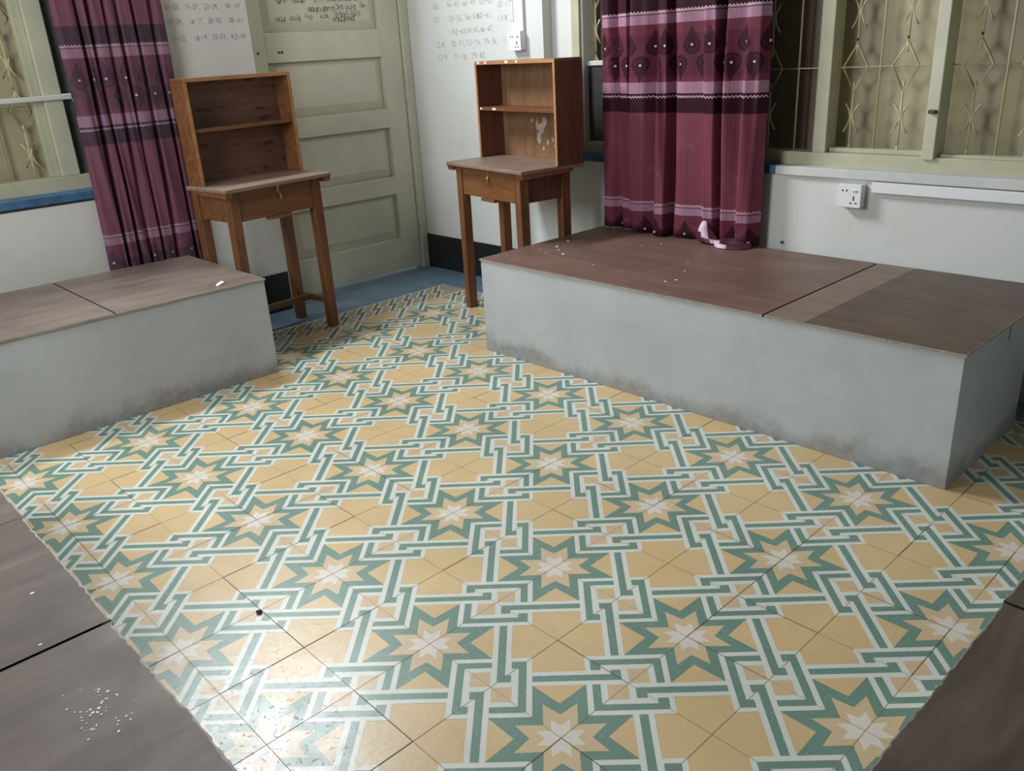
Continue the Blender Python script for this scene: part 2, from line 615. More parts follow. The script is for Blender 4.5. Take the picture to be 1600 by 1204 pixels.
fpoly(rect(XMIN, XMAX, YMIN, YMAX), 'yellow', 0)
for i in range(-14, 15):
    for j in range(-14, 15):
        f = to_room(i, j)
        cx, cy = f((0, 0))
        if not (XMIN - 0.4 < cx < XMAX + 0.4 and YMIN - 0.4 < cy < YMAX + 0.4):
            continue
        if (i + j) % 2 == 0:
            fpoly([f(p) for p in rect(-0.5, 0.5, -0.5, 0.5)], 'green', 1)
            for k in range(4):
                fpoly([f(p) for p in rot(TRI, k)], 'yellow', 2)
            # concave stars split into kites so that every face is convex for the clipper
            for s_, mt, ly in ((YST, 'petal', 2), (WST, 'cream', 3)):
                n = len(s_)
                for t in range(1, n, 2):
                    fpoly([f((0, 0)), f(s_[t - 1]), f(s_[t]), f(s_[(t + 1) % n])], mt, ly)
        g = to_room(i + 0.5, j + 0.5)
        k0 = 0 if (i + j) % 2 == 0 else 1
        for p in L_WHITE:
            fpoly([g(q) for q in rot(p, k0)], 'white', 3)
        for h in (0, 2):
            for p in L_GREEN:
                fpoly([g(q) for q in rot(p, k0 + h)], 'green', 4)
            for p in L_YEL:
                fpoly([g(q) for q in rot(p, k0 + h)], 'inset', 4)
# joints between the 20 cm tiles
k = 0
for a in range(-10, 12):
    c = 0.2 * a
    for b in range(-10, 12):
        d = 0.2 * b
        for horiz in (0, 1):
            strong = rnd.random() < (0.26 if horiz else 0.20)
            hw = 0.0009 if strong else 0.0006
            mt = 'grout' if strong else 'grout2'
            if horiz:
                fpoly(rect(d, d + 0.2, c - hw, c + hw), mt, 6)
            else:
                fpoly(rect(c - hw, c + hw, d, d + 0.2), mt, 5)
# border tiles along the two far walls
B0X, B1X, B0Y, B1Y = 1.40, 1.60, 2.20, 2.40
RB = (XMIN, B1X, B0Y, B1Y)
RC = (B0X, B1X, YMIN, B0Y)
fpoly(rect(XMIN, B1X, B0Y, B1Y), 'tan', 0, RB)
fpoly(rect(B0X, B1X, YMIN, B0Y), 'tan', 0, RC)


def seg(p, q, w, mat, layer, r, sw):
    d = Vector((q[0] - p[0], q[1] - p[1])).normalized()
    n = Vector((-d.y, d.x)) * w / 2
    e = d * w / 2
    pts = [(p[0] - e.x - n.x, p[1] - e.y - n.y), (q[0] + e.x - n.x, q[1] + e.y - n.y),
           (q[0] + e.x + n.x, q[1] + e.y + n.y), (p[0] - e.x + n.x, p[1] - e.y + n.y)]
    if sw:
        pts = [(B0X + (y - B0Y), x) for x, y in pts][::-1]
    fpoly(pts, mat, layer, r)


for r, sw, lo, hi in ((RB, 0, -18, 14), (RC, 1, -18, 21)):
    for q in range(lo, hi + 1):
        x0 = 0.1 * q
        path = [(x0, B0Y + 0.012), (x0 + 0.09, B0Y + 0.102), (x0 + 0.052, B0Y + 0.102), (x0 + 0.142, B0Y + 0.192)]
        for t_, (s0, s1) in enumerate(zip(path[:-1], path[1:])):
            seg(s0, s1, 0.036, 'white', 1 + 0.3 * t_, r, sw)
        for t_, (s0, s1) in enumerate(zip(path[:-1], path[1:])):
            seg(s0, s1, 0.017, 'bgreen', 2 + 0.3 * t_, r, sw)
    for y_ in (B0Y + 0.005, B1Y - 0.004):
        seg((-2, y_), (2.3, y_), 0.012, 'white', 3, r, sw)
    for q in range(-9, 12):
        seg((0.2 * q, B0Y), (0.2 * q, B1Y), 0.0015, 'grout2', 4, r, sw)
# painted blue band against the walls
fl.poly([(x, y, 0) for x, y in rect(-1.84, 1.60, 2.40, 2.90)], FI['blue'])
fl.poly([(x, y, 0) for x, y in rect(1.60, 1.84, -1.84, 2.90)], FI['blue'])
# the slab below
fl.poly([(x, y, -0.12) for x, y in rect(-1.84, 1.84, -1.84, 2.90)], FI['blue'])
floor = fl.build('floor', [MT[n] for n in FM], recalc=False)
tag(floor, 'patterned cement tile floor of green and ochre stars with white interlaced bands', 'floor', kind='structure')

# ------------------------------------------------------------------ room shell
H = 3.0
WX, WYL, WYD = 1.84, 2.70, 2.84        # right wall, left (window) wall, door plane
# right wall: around window_2 (y -1.45..1.775, z 0.70..2.30)
b = MB()
b.box(WX, WX + 0.25, 1.775, 2.95, 0, H)
b.box(WX, WX + 0.25, -1.84, 1.775, 0, 0.695)
b.box(WX, WX + 0.25, -1.84, 1.775, 2.30, H)
b.box(WX, WX + 0.25, -1.84, -1.45, 0.695, 2.30)
wall_r = tag(b.build('wall_right', MT['wall_cool']), 'white plastered wall on the right with pencil writing', 'wall', kind='structure')
# left wall: around window_1 (x -1.45..0.22, z 0.70..2.30), transom over it, and door opening x 0.81..1.84
b = MB()
b.box(-1.84, 0.22, WYL, 2.95, 0, 0.70)
b.box(-1.84, -1.45, WYL, 2.95, 0.70, 2.30)
b.box(0.22, 0.81, WYL, 2.95, 0, 2.40)
b.box(-1.84, 0.22, WYL, 2.95, 2.30, 2.40)
b.box(-1.84, -0.45, WYL, 2.95, 2.40, H)
b.box(-0.45, 0.81, WYL, 2.95, 2.90, H)
b.box(0.81, 1.84, WYL, 2.95, 2.12, H)
wall_l = tag(b.build('wall_left', MT['wall']), 'white wall at the left behind the sill and curtain', 'wall', kind='structure')
b = MB()
b.box(-2.09, -1.84, -1.84, 2.95, 0, 0.95)
b.box(-2.09, -1.84, -1.84, 2.95, 2.45, H)
b.box(-2.09, -1.84, -1.84, 0.45, 0.95, 2.45)
b.box(-2.09, -1.84, 1.95, 2.95, 0.95, 2.45)
tag(b.build('wall_near_left', MT['wall_dim']), 'unseen near left wall, darkened to cut bounce light', 'wall', kind='structure')
b = MB()
b.box(-2.09, 2.09, -2.09, -1.84, 0, H)
tag(b.build('wall_back', MT['wall_dim']), 'unseen wall behind the camera, darkened to cut bounce light', 'wall', kind='structure')
tag(box('ceiling', -2.09, 2.09, -2.09, 2.95, H, H + 0.1, MT['ceiling']), 'unseen ceiling, darkened to cut bounce light', 'ceiling', kind='structure')
# black skirting
b = MB()
b.box(WX - 0.008, WX, -1.84, 2.835, 0.0, 0.20)
tag(b.build('baseboard_right', MT['black']), 'black painted skirting on the right wall', 'baseboard', kind='structure')
tag(box('baseboard_left', -1.84, 0.805, WYL - 0.008, WYL, 0.0, 0.20, MT['black']), 'black painted skirting under the left window', 'baseboard', kind='structure')


# ------------------------------------------------------------------ handwriting (pen strokes lying on the walls)
DIG = {'0': [[(0, 0), (1, 0), (1, 2), (0, 2), (0, 0)]], '1': [[(.5, 0), (.5, 2)]], '2': [[(0, 2), (1, 2), (1, 1), (0, 0), (1, 0)]],
       '3': [[(0, 2), (1, 2), (.3, 1.1), (1, .6), (0, 0)]], '4': [[(.2, 2), (0, .8), (1, .8)], [(.7, 1.6), (.7, 0)]],
       '5': [[(1, 2), (0, 2), (0, 1.1), (1, .8), (.8, 0), (0, 0)]], '6': [[(.9, 2), (0, 1), (.2, 0), (1, .2), (.8, 1), (0, .8)]],
       '7': [[(0, 2), (1, 2), (.3, 0)]], '8': [[(.5, 1), (0, 1.6), (.5, 2), (1, 1.6), (.5, 1), (0, .4), (.5, 0), (1, .4), (.5, 1)]],
       '9': [[(1, 1.3), (.3, 1), (.1, 1.8), (.9, 2), (1, 1.2), (.8, 0)]], '-': [[(0, 1), (.9, 1)]], ',': [[(.3, .2), (.1, -.4)]]}


def stroke(mb, pts, w, frame):
    o, eu, ev, en = frame
    for p, q in zip(pts[:-1], pts[1:]):
        d = Vector((q[0] - p[0], q[1] - p[1]))
        if d.length < 1e-6:
            continue
        d.normalize()
        n = Vector((-d.y, d.x)) * w / 2
        e = d * w * 0.4
        c = [(p[0] - e.x - n.x, p[1] - e.y - n.y), (q[0] + e.x - n.x, q[1] + e.y - n.y),
             (q[0] + e.x + n.x, q[1] + e.y + n.y), (p[0] - e.x + n.x, p[1] - e.y + n.y)]
        mb.poly([o + eu * x + ev * y + en * 0.0008 for x, y in c])


def number(mb, text, u, v, wid, hgt, frame, sw=0.0022):
    step = wid / len(text)
    for i, ch in enumerate(text):
        jx, jy = rnd.uniform(-.1, .1) * step, rnd.uniform(-.1, .1) * hgt
        for st in DIG.get(ch, []):
            stroke(mb, [(u + i * step + jx + x * step * 0.62, v + jy + y * hgt / 2) for x, y in st], sw, frame)


FR_L = (Vector((0, WYL, 0)), Vector((1, 0, 0)), Vector((0, 0, 1)), Vector((0, -1, 0)))
FR_R = (Vector((WX, 0, 0)), Vector((0, -1, 0)), Vector((0, 0, 1)), Vector((-1, 0, 0)))
FR_D = (Vector((0, WYD + 0.0125, 0)), Vector((1, 0, 0)), Vector((0, 0, 1)), Vector((0, -1, 0)))
b = MB()
for row in ((1.457, ['01-02,', '15-07,', '22-29,', '34-37'], (0.425, 0.517, 0.605, 0.708)),
            (1.398, ['03-04,', '16-17,', '28-30,', '38-41'], (0.427, 0.525, 0.612, 0.712)),
            (1.328, ['11-12,', '18-19,', '32-33,', '42-43'], (0.428, 0.533, 0.622, 0.715))):
    for t, u in zip(row[1], row[2]):
        number(b, t, u, row[0], 0.075, 0.020, FR_L)
b.build('handwriting', MT['ink'], wall_l, recalc=False)
b = MB()
for z_, ws in ((1.432, [('06', -2.585, .05), ('44-45', -2.47, .10), ('46-49', -2.35, .11), ('50-52', -2.22, .11)]),
               (1.366, [('07', -2.59, .05), ('53-55,', -2.46, .12), ('56-58', -2.335, .11), ('60-61,', -2.235, .13)]),
               (1.302, [('62-63', -2.44, .11), ('64-65,', -2.325, .11), ('66-67,', -2.22, .11)]),
               (1.243, [('08', -2.58, .07), ('70-71,', -2.46, .13), ('72-74,', -2.335, .13), ('75-76,', -2.195, .11), ('1-6', -2.055, .09)]),
               (1.178, [('09', -2.57, .08), ('77-78,', -2.45, .13), ('79-80', -2.305, .11)]),
               (1.408, [('10-11', -2.085, .10)]), (1.345, [('17-8', -2.085, .07)])):
    for t, u, wd in ws:
        number(b, t, u, z_, wd, 0.024, FR_R, 0.0021)
stroke(b, [(-1.995, 1.43), (-1.975, 1.435), (-1.972, 1.34), (-1.995, 1.34)], 0.0025, FR_R)
b.build('handwriting', MT['ink'], wall_r, recalc=False)
for (y_, z_) in ((2.715, 1.42), (2.70, 1.30), (2.69, 1.19)):
    pass

# ------------------------------------------------------------------ door
door = empty('door_1', (0.83, WYD, 0))
tag(door, 'pale green-cream panelled wooden door with pen writing on its upper panel', 'door', kind='structure')
D0, D1 = 0.83, 1.785
b = MB()
pan = [(0.20, 0.462), (0.562, 0.836), (0.937, 1.212), (1.352, 1.66), (1.76, 1.95)]
px0, px1 = 0.955, 1.655


def dbox(x0, x1, z0, z1, y0=0.0, y1=0.04):
    b.box(x0 - 0.83, x1 - 0.83, y0, y1, z0, z1)


dbox(D0, px0, 0.012, 2.08)
dbox(px1, D1, 0.012, 2.08)
zs = [0.012] + [q for p in pan for q in p] + [2.08]
for i in range(0, len(zs), 2):
    dbox(px0, px1, zs[i], zs[i + 1])
leaf = b.build('door_leaf', MT['door'], door, 0.003)
for z0, z1 in pan:
    b = MB()
    x0, x1 = px0 - 0.83, px1 - 0.83
    yb, yf, s = 0.032, 0.013, 0.05
    # recessed panel with a raised field and sloping margins
    o_ = [(x0, yb, z0), (x1, yb, z0), (x1, yb, z1), (x0, yb, z1)]
    ins = [(x0 + s, yf, z0 + s), (x1 - s, yf, z0 + s), (x1 - s, yf, z1 - s * 0.5), (x0 + s, yf, z1 - s * 0.5)]
    for q in range(4):
        b.poly([o_[q], o_[(q + 1) % 4], ins[(q + 1) % 4], ins[q]])
    b.poly(ins)
    b.poly([(x, 0.038, z) for x, _, z in reversed(o_)])
    b.build('door_panel', MT['door'], door)
b = MB()
b.box(1.79 - 0.83, 1.838 - 0.83, -0.02, 0.06, 0.0, 2.12)
b.box(0.812 - 0.83, 0.826 - 0.83, -0.02, 0.06, 0.0, 2.12)
b.box(0.812 - 0.83, 1.838 - 0.83, -0.02, 0.06, 2.085, 2.118)
b.build('door_frame', MT['door'], door, 0.003)
for hz in (0.30, 0.99, 1.75):
    b = MB()
    b.tube([(1.7875 - 0.83, -0.006, hz - 0.04), (1.7875 - 0.83, -0.006, hz + 0.04)], 0.005, 8)
    b.build('hinge', MT['door'], door, smooth=True)
for hx in (0.908, 1.024, 1.041):
    b = MB()
    b.tube([(hx - 0.83, 0.002, 1.26), (hx - 0.83, -0.0015, 1.26)], 0.0065, 10)
    b.build('bolt_hole', MT['hole'], door)
box('backing', 0.82, 1.83, 2.89, 2.95, 0, 2.1, MT['door'], None).parent = door
door.children[-1].matrix_parent_inverse = Matrix.Translation((-0.83, -WYD, 0))
# round looping pen script on the upper panel
b = MB()


def loopy(u0, u1, v, h, seed):
    r = random.Random(seed)
    u = u0
    while u < u1 - h * 0.4:
        c = (u + h * 0.4, v + h * 0.45)
        a0 = r.uniform(0, 6.28)
        arc = r.uniform(3.2, 6.2)
        pts = [(c[0] + h * 0.38 * math.cos(a0 + arc * t / 9), c[1] + h * 0.42 * math.sin(a0 + arc * t / 9)) for t in range(10)]
        stroke(b, pts, 0.0026, FR_D)
        if r.random() < 0.4:
            stroke(b, [(u + h * 0.8, v + h), (u + h * 0.8, v - h * 0.35)], 0.0024, FR_D)
        if r.random() < 0.3:
            stroke(b, [(u, v + h * 1.2), (u + h * 0.6, v + h * 1.3)], 0.0024, FR_D)
        u += h * r.uniform(0.85, 1.25)


for i, (u0, u1, v) in enumerate([(1.06, 1.12, 1.487), (1.15, 1.22, 1.490), (1.27, 1.34, 1.491), (1.35, 1.45, 1.493), (1.46, 1.53, 1.495),
                                 (1.23, 1.30, 1.448), (1.31, 1.38, 1.450), (1.40, 1.44, 1.457), (1.46, 1.53, 1.456), (1.55, 1.59, 1.464),
                                 (1.04, 1.09, 1.405), (1.12, 1.19, 1.407), (1.21, 1.25, 1.410), (1.30, 1.36, 1.415), (1.39, 1.47, 1.420), (1.49, 1.55, 1.424),
                                 (1.37, 1.44, 1.398), (1.45, 1.51, 1.401)]):
    loopy(u0, u1, v, 0.020, i + 3)
ow = b.build('handwriting', MT['ink_dark'], door, recalc=False)
ow.matrix_parent_inverse = Matrix.Translation((-0.83, -WYD, 0))


# ------------------------------------------------------------------ windows
def arc(cx, cz, r, a0, a1, n=8):
    return [(cx + r * math.cos(a0 + (a1 - a0) * i / n), cz + r * math.sin(a0 + (a1 - a0) * i / n)) for i in range(n + 1)]


def grille(parent, mat, tf, s_list, plain_list, z0, z1, rails):
    """wrought bars in the plane tf(s, z): decorated bars carry diamonds and back-to-back curls"""
    def t3(pts):
        return [tf(s, z) for s, z in pts]
    for s in plain_list:
        g = MB()
        g.tube(t3([(s, z0), (s, z1)]), 0.0042, 6)
        g.build('grille_bar', mat, parent, smooth=True)
    for s in s_list:
        g = MB()
        zc = 1.08
        while zc < z1:
            # diamond 0.165 tall, 0.095 wide
            g.tube(t3([(s, zc + 0.083), (s + 0.048, zc), (s, zc - 0.083)]), 0.0042, 6)
            g.tube(t3([(s, zc + 0.083), (s - 0.048, zc), (s, zc - 0.083)]), 0.0042, 6)
            for sg in (1, -1):
                g.tube(t3([(s + sg * q, z) for q, z in ((0.028, zc - 0.230), (0.010, zc - 0.200), (0.004, zc - 0.178), (0.010, zc - 0.155), (0.026, zc - 0.128))]), 0.0038, 6)
            zlow = zc - 0.083
            g.tube(t3([(s, zlow), (s, max(z0, zc - 0.275))]), 0.0042, 6)
            g.tube(t3([(s, zc + 0.083), (s, zc + 0.10)]), 0.0042, 6)
            g.tube(t3([(s, zc + 0.045), (s, zc + 0.083)]), 0.0042, 6)
            g.tube(t3([(s, zlow), (s, zlow + 0.03)]), 0.0042, 6)
            zc += 0.365
        g.tube(t3([(s, z0), (s, 0.804)]), 0.0042, 6)
        g.build('grille_bar', mat, parent, smooth=True)
    for z in rails:
        g = MB()
        lo = min(s_list + plain_list) - 0.06
        hi = max(s_list + plain_list) + 0.06
        g.tube(t3([(lo, z), (hi, z)]), 0.0028, 6)
        g.build('grille_rail', mat, parent, smooth=True)


# window_2, in the right wall
win2 = empty('window_2', (1.90, 0.2, 0.73))
tag(win2, 'cream framed window with wrought diamond grille in the right wall', 'window', kind='structure')


def w2(name, x0, x1, y0, y1, z0, z1, mat, bevel=0.003):
    o = box(name, x0, x1, y0, y1, z0, z1, mat, win2, bevel)
    o.matrix_parent_inverse = Matrix.Translation((-1.90, -0.2, -0.73))
    return o


w2('window_frame', 1.90, 1.98, -1.45, 1.775, 0.72, 0.775, MT['frame'])
w2('window_frame', 1.90, 1.98, -1.45, 1.775, 2.24, 2.30, MT['frame'])
w2('jamb', 1.90, 2.00, 1.575, 1.775, 0.775, 2.24, MT['wall_cool'])
w2('jamb', 1.885, 1.93, 1.585, 1.635, 0.775, 2.24, MT['frame'])
w2('jamb', 1.905, 1.98, -1.45, -1.38, 0.775, 2.24, MT['frame'])
w2('mullion', 1.90, 1.98, 0.338, 0.392, 0.775, 2.24, MT['frame'])
w2('mullion', 1.888, 1.98, -0.072, -0.030, 0.768, 2.24, MT['frame_lite'])
w2('mullion', 1.90, 1.98, -0.52, -0.46, 0.775, 2.24, MT['frame'])
w2('mullion', 1.90, 1.98, 1.10, 1.15, 0.775, 2.24, MT['frame'])
w2('sash_rail', 1.925, 1.97, -0.030, 0.338, 0.775, 0.792, MT['frame'])
w2('sash_rail', 1.925, 1.97, -0.46, -0.072, 0.772, 0.785, MT['frame'])
w2('window_pane', 2.035, 2.05, -1.45, 0.392, 0.73, 2.28, MT['pane'], 0)
w2('window_pane', 2.035, 2.05, 0.392, 1.11, 0.73, 2.28, MT['pane_shaded'], 0)
w2('window_pane', 2.035, 2.05, 1.11, 1.70, 0.73, 2.28, MT['pane'], 0)
w2('dark_board', 1.935, 1.95, 1.10, 1.577, 0.73, 1.118, MT['pane_dark'], 0)['label'] = 'dark lower board of the window'
w2('window_bar', 1.925, 1.955, 1.10, 1.577, 1.118, 1.140, MT['sill_white'])
lt = w2('window_latch', 1.872, 1.888, -0.066, -0.040, 0.925, 0.938, MT['metal'])
lt['label'] = 'small dark metal latch'
TF2 = lambda s, z: (1.957 - 1.90, s - 0.2, z - 0.73)
grille(win2, MT['grille'], TF2, [0.272, 0.088, -0.155, -0.34, 1.545, 1.36, 0.62, 0.80], [0.178, -0.248, -0.43, 0.50, 0.70], 0.775, 2.24, [1.08])
# sill of window_2: white paint, blue paint on the far half
for nm, y0, y1, mt in (('window_sill', -1.45, 0.50, 'sill_white'), ('window_sill', 0.50, 1.775, 'sill_blue')):
    s_ = w2(nm, 1.822, 1.90, y0, y1, 0.695, 0.728, MT[mt], 0.002)
    s_['label'] = 'blue painted sill' if mt == 'sill_blue' else 'white painted sill'

# window_1, in the left wall
win1 = empty('window_1', (-0.5, 2.82, 0.75))
tag(win1, 'cream framed window with blue sill and grille at the far left', 'window', kind='structure')


def w1(name, x0, x1, y0, y1, z0, z1, mat, bevel=0.003):
    o = box(name, x0, x1, y0, y1, z0, z1, mat, win1, bevel)
    o.matrix_parent_inverse = Matrix.Translation((0.5, -2.82, -0.75))
    return o


w1('window_frame', -1.45, 0.22, 2.80, 2.87, 0.745, 0.805, MT['frame'])
w1('window_frame', -1.45, 0.22, 2.80, 2.87, 2.24, 2.30, MT['frame'])
w1('mullion', -0.126, -0.052, 2.80, 2.87, 0.805, 2.24, MT['frame_lite'])
w1('mullion', -0.80, -0.74, 2.80, 2.87, 0.805, 2.24, MT['frame'])
w1('jamb', -1.45, -1.40, 2.80, 2.87, 0.805, 2.24, MT['frame'])
w1('jamb', 0.17, 0.22, 2.80, 2.87, 0.805, 2.24, MT['frame'])
w1('sash_stile', -0.165, -0.126, 2.825, 2.865, 0.805, 2.24, MT['frame'])
w1('window_bar', -1.40, 0.17, 2.785, 2.80, 1.118, 1.138, MT['sill_white'])
w1('window_pane', -1.43, -0.10, 2.915, 2.93, 0.75, 2.28, MT['pane'], 0)
w1('window_pane', -0.052, 0.17, 2.835, 2.86, 1.14, 2.24, MT['pane_grey'], 0)['label'] = 'dark upper pane'
w1('dark_board', -0.052, 0.17, 2.835, 2.85, 0.805, 1.118, MT['pane_grey'], 0)['label'] = 'dark lower board of the window'
w1('window_sill', -1.45, 0.22, 2.685, 2.80, 0.712, 0.745, MT['sill_blue'], 0.002)['label'] = 'blue painted sill'
TF1 = lambda s, z: (s + 0.5, 2.885 - 2.82, z - 0.75)
grille(win1, MT['grille'], TF1, [-0.21, -0.42, -0.62], [-0.31, -0.52], 0.80, 2.24, [1.10])

# window_3: transom high over the left window; window_4 out of frame (its daylight reaches the room)
def plain_window(name, label, x0, x1, y0, y1, z0, z1, bars, along):
    t = empty(name, ((x0 + x1) / 2, (y0 + y1) / 2, z0))
    tag(t, label, 'window', kind='structure')
    inv = Matrix.Translation((-(x0 + x1) / 2, -(y0 + y1) / 2, -z0))
    b = MB()
    q = 0.04
    b.box(x0, x1, y0, y1, z0, z0 + q)
    b.box(x0, x1, y0, y1, z1 - q, z1)
    if along == 'x':
        for s in [x0] + bars + [x1 - q]:
            b.box(s, s + q, y0, y1, z0 + q, z1 - q)
    else:
        for s in [y0] + bars + [y1 - q]:
            b.box(x0, x1, s, s + q, z0 + q, z1 - q)
    o = b.build('window_frame', MT['frame'], t, 0.003)
    o.matrix_parent_inverse = inv


plain_window('window_3', 'open transom light high over the left window', -0.45, 0.81, 2.80, 2.86, 2.40, 2.90, [0.16], 'x')
plain_window('window_4', 'unseen open window in the near left wall', -2.0, -1.94, 0.45, 1.95, 0.95, 2.45, [1.18], 'y')


# ------------------------------------------------------------------ box platforms
def wavy(x0, x1, y0, y1, amp, rr, outer):
    """lid outline; only the edges named in outer ('s','e','n','w') are chewed"""
    pts, rim = [], []
    n = 60
    sides = (('s', (x0, y0), (x1, y0), (0, 1)), ('e', (x1, y0), (x1, y1), (-1, 0)), ('n', (x1, y1), (x0, y1), (0, -1)), ('w', (x0, y1), (x0, y0), (1, 0)))
    for nm, a, c, inn in sides:
        p1, p2, p3 = rr.uniform(0, 6), rr.uniform(0, 6), rr.uniform(0, 6)
        for i in range(n):
            t = i / n
            L = math.hypot(c[0] - a[0], c[1] - a[1]) * t
            x, y = a[0] + (c[0] - a[0]) * t, a[1] + (c[1] - a[1]) * t
            e = 0.0
            if nm in outer and i:
                e = amp * (0.5 * math.sin(L * 9 + p1) + 0.35 * math.sin(L * 31 + p2) + rr.uniform(-0.5, 0.5)) + amp * 0.5
            pts.append((x + inn[0] * e, y + inn[1] * e))
            rim.append(amp * rr.uniform(0.5, 1.5) if nm in outer else 0.0)
    return pts, rim


def lid_mesh(name, x0, x1, y0, y1, z0, z1, cx, cy, amp, rr, outer, mats, parent):
    pts, rim = wavy(x0, x1, y0, y1, amp, rr, outer)
    mx, my = (x0 + x1) / 2, (y0 + y1) / 2
    m = MB()
    n = len(pts)
    inner = []
    for (x, y), r in zip(pts, rim):
        hx, hy = (x1 - x0) / 2, (y1 - y0) / 2
        inner.append((mx + (x - mx) * (1 - r / hx), my + (y - my) * (1 - r / hy)))
    P = lambda q, z: (q[0] - cx, q[1] - cy, z)
    m.v = [P(q, z0) for q in pts] + [P(q, z1) for q in pts] + [P(q, z1) for q in inner]
    m.f.append(tuple(reversed(range(n))))
    m.fm.append(0)
    m.f.append(tuple(range(2 * n, 3 * n)))
    m.fm.append(0)
    for k in range(n):
        b_ = (k + 1) % n
        m.f.append((k, b_, b_ + n, k + n))
        m.fm.append(1 if rim[k] or rim[b_] else 2)
        m.f.append((k + n, b_ + n, b_ + 2 * n, k + 2 * n))
        m.fm.append(1)
    return m.build(name, mats, parent)


def platform(label, x0, x1, y0, y1, lids, seed, h=0.405, amp=0.0012, short=0.0):
    """lids: list of (x0,x1,y0,y1,material)"""
    t = empty('box_platform', ((x0 + x1) / 2, (y0 + y1) / 2, 0))
    tag(t, label, 'platform', 'grey box platforms with brown lids')
    cx, cy = (x0 + x1) / 2, (y0 + y1) / 2
    th, lt_ = 0.014, 0.008
    g = MT['greyp']
    rr = random.Random(seed)
    bx = lambda n, a, b_, c, d, e, f_: box(n, a - cx, b_ - cx, c - cy, d - cy, e, f_, g, t, 0.0015)
    ex, ey = (th, 0.0) if (y1 - y0) > (x1 - x0) else (0.0, th)      # the long sides run past the short ones
    n1, n2 = ('end_panel', 'side_panel') if ex else ('side_panel', 'end_panel')
    bx(n1, x0 + ex, x1 - (short or ex), y0, y0 + th, 0, h - lt_)
    bx(n1, x0 + ex, x1 - ex, y1 - th, y1, 0, h - lt_)
    bx(n2, x0, x0 + th, y0 + ey, y1 - ey, 0, h - lt_)
    bx(n2, x1 - th, x1, y0 + ey, y1 - ey, 0, h - lt_)
    for (a, b_, c, d, mt) in lids:
        out = ''.join(ch for ch, on in (('w', a < x0), ('e', b_ > x1), ('s', c < y0), ('n', d > y1)) if on)
        lid_mesh('lid', a, b_, c, d, h - lt_ + 0.0006, h, cx, cy, amp, rr, out, [MT[mt], MT['edge'], MT['seam']], t)
    return t


g_ = 0.0036
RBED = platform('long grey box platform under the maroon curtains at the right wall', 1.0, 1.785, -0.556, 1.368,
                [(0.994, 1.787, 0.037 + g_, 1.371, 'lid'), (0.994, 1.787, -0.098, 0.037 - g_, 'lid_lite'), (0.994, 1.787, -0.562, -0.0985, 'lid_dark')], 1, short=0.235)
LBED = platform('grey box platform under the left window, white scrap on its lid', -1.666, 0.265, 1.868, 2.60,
                [(-0.326 + 0.003, 0.269, 1.862, 2.604, 'lid_sheen'), (-1.67, -0.326 - 0.003, 1.862, 2.604, 'lid_sheen')], 2)
NLBED = platform('shaded brown platform lid at the bottom left corner of the photo', -1.79, -1.006, -0.56, 1.38,
                 [(-1.795, -1.0, 0.4845, 1.384, 'lid_shaded'), (-1.795, -1.0, g_, 0.4825, 'lid_shaded'), (-1.795, -1.0, -0.566, -g_, 'lid_shaded')], 3, amp=0.003)
NRBED = platform('shaded brown platform lid at the bottom right corner of the photo', -0.56, 1.37, -1.79, -0.996,
                 [(-0.04 + g_, 1.374, -1.795, -0.989, 'lid_shaded'), (-0.566, -0.04 - g_, -1.795, -0.989, 'lid_shaded')], 4, amp=0.002)
# a saw slot near the top of the right platform's end, seen as a dark slit
b = MB()
b.box(1.3415 - 1.3925, 1.3455 - 1.3925, -0.5572 - 0.406, -0.5562 - 0.406, 0.350, 0.396)
b.build('slot', MT['hole'], RBED)
# pale paint drips spattered over the right platform's lid
b = MB()
for (x, y, s) in [(1.34, 1.25, .010), (1.25, 1.13, .009), (1.30, 1.20, .006), (1.45, 1.286, .010), (1.26, 1.27, .004), (1.22, 1.20, .004), (1.18, 0.50, .007),
                  (1.14, 0.52, .006), (1.55, 0.95, .004), (1.30, 0.55, .005), (1.62, 0.9, .005), (1.18, 0.9, .004), (1.42, 0.62, .004)]:
    n = 7
    b.prism([((x - 1.3925) + s * rnd.uniform(.5, 1) * math.cos(6.283 * i / n), (y - 0.406) + s * rnd.uniform(.5, 1.1) * math.sin(6.283 * i / n)) for i in range(n)], 0.405, 0.4058)
tag(b.build('paint_splatter', MT['paper'], RBED), 'pale paint drips', kind='stuff')

# white dust dropped on the near left platform's lid
b = MB()
rr = random.Random(12)
for q in range(46):
    x, y = rr.gauss(-1.085, 0.016), rr.gauss(-0.20, 0.028)
    sz = rr.choice([.0012, .0016, .002, .0028])
    n = 6
    b.prism([(x + 1.3979 + sz * rr.uniform(.5, 1.2) * math.cos(6.283 * i / n), y - 0.41 + sz * rr.uniform(.5, 1.2) * math.sin(6.283 * i / n)) for i in range(n)], 0.405, 0.4056)
for (x, y, sz) in ((-1.068, 0.18, .004), (-1.10, 0.02, .003)):
    b.prism([(x + 1.3979 + sz * math.cos(6.283 * i / 7), y - 0.41 + sz * .7 * math.sin(6.283 * i / 7)) for i in range(7)], 0.405, 0.4056)
tag(b.build('dust_specks', MT['paper'], NLBED), 'white dust specks', kind='stuff')


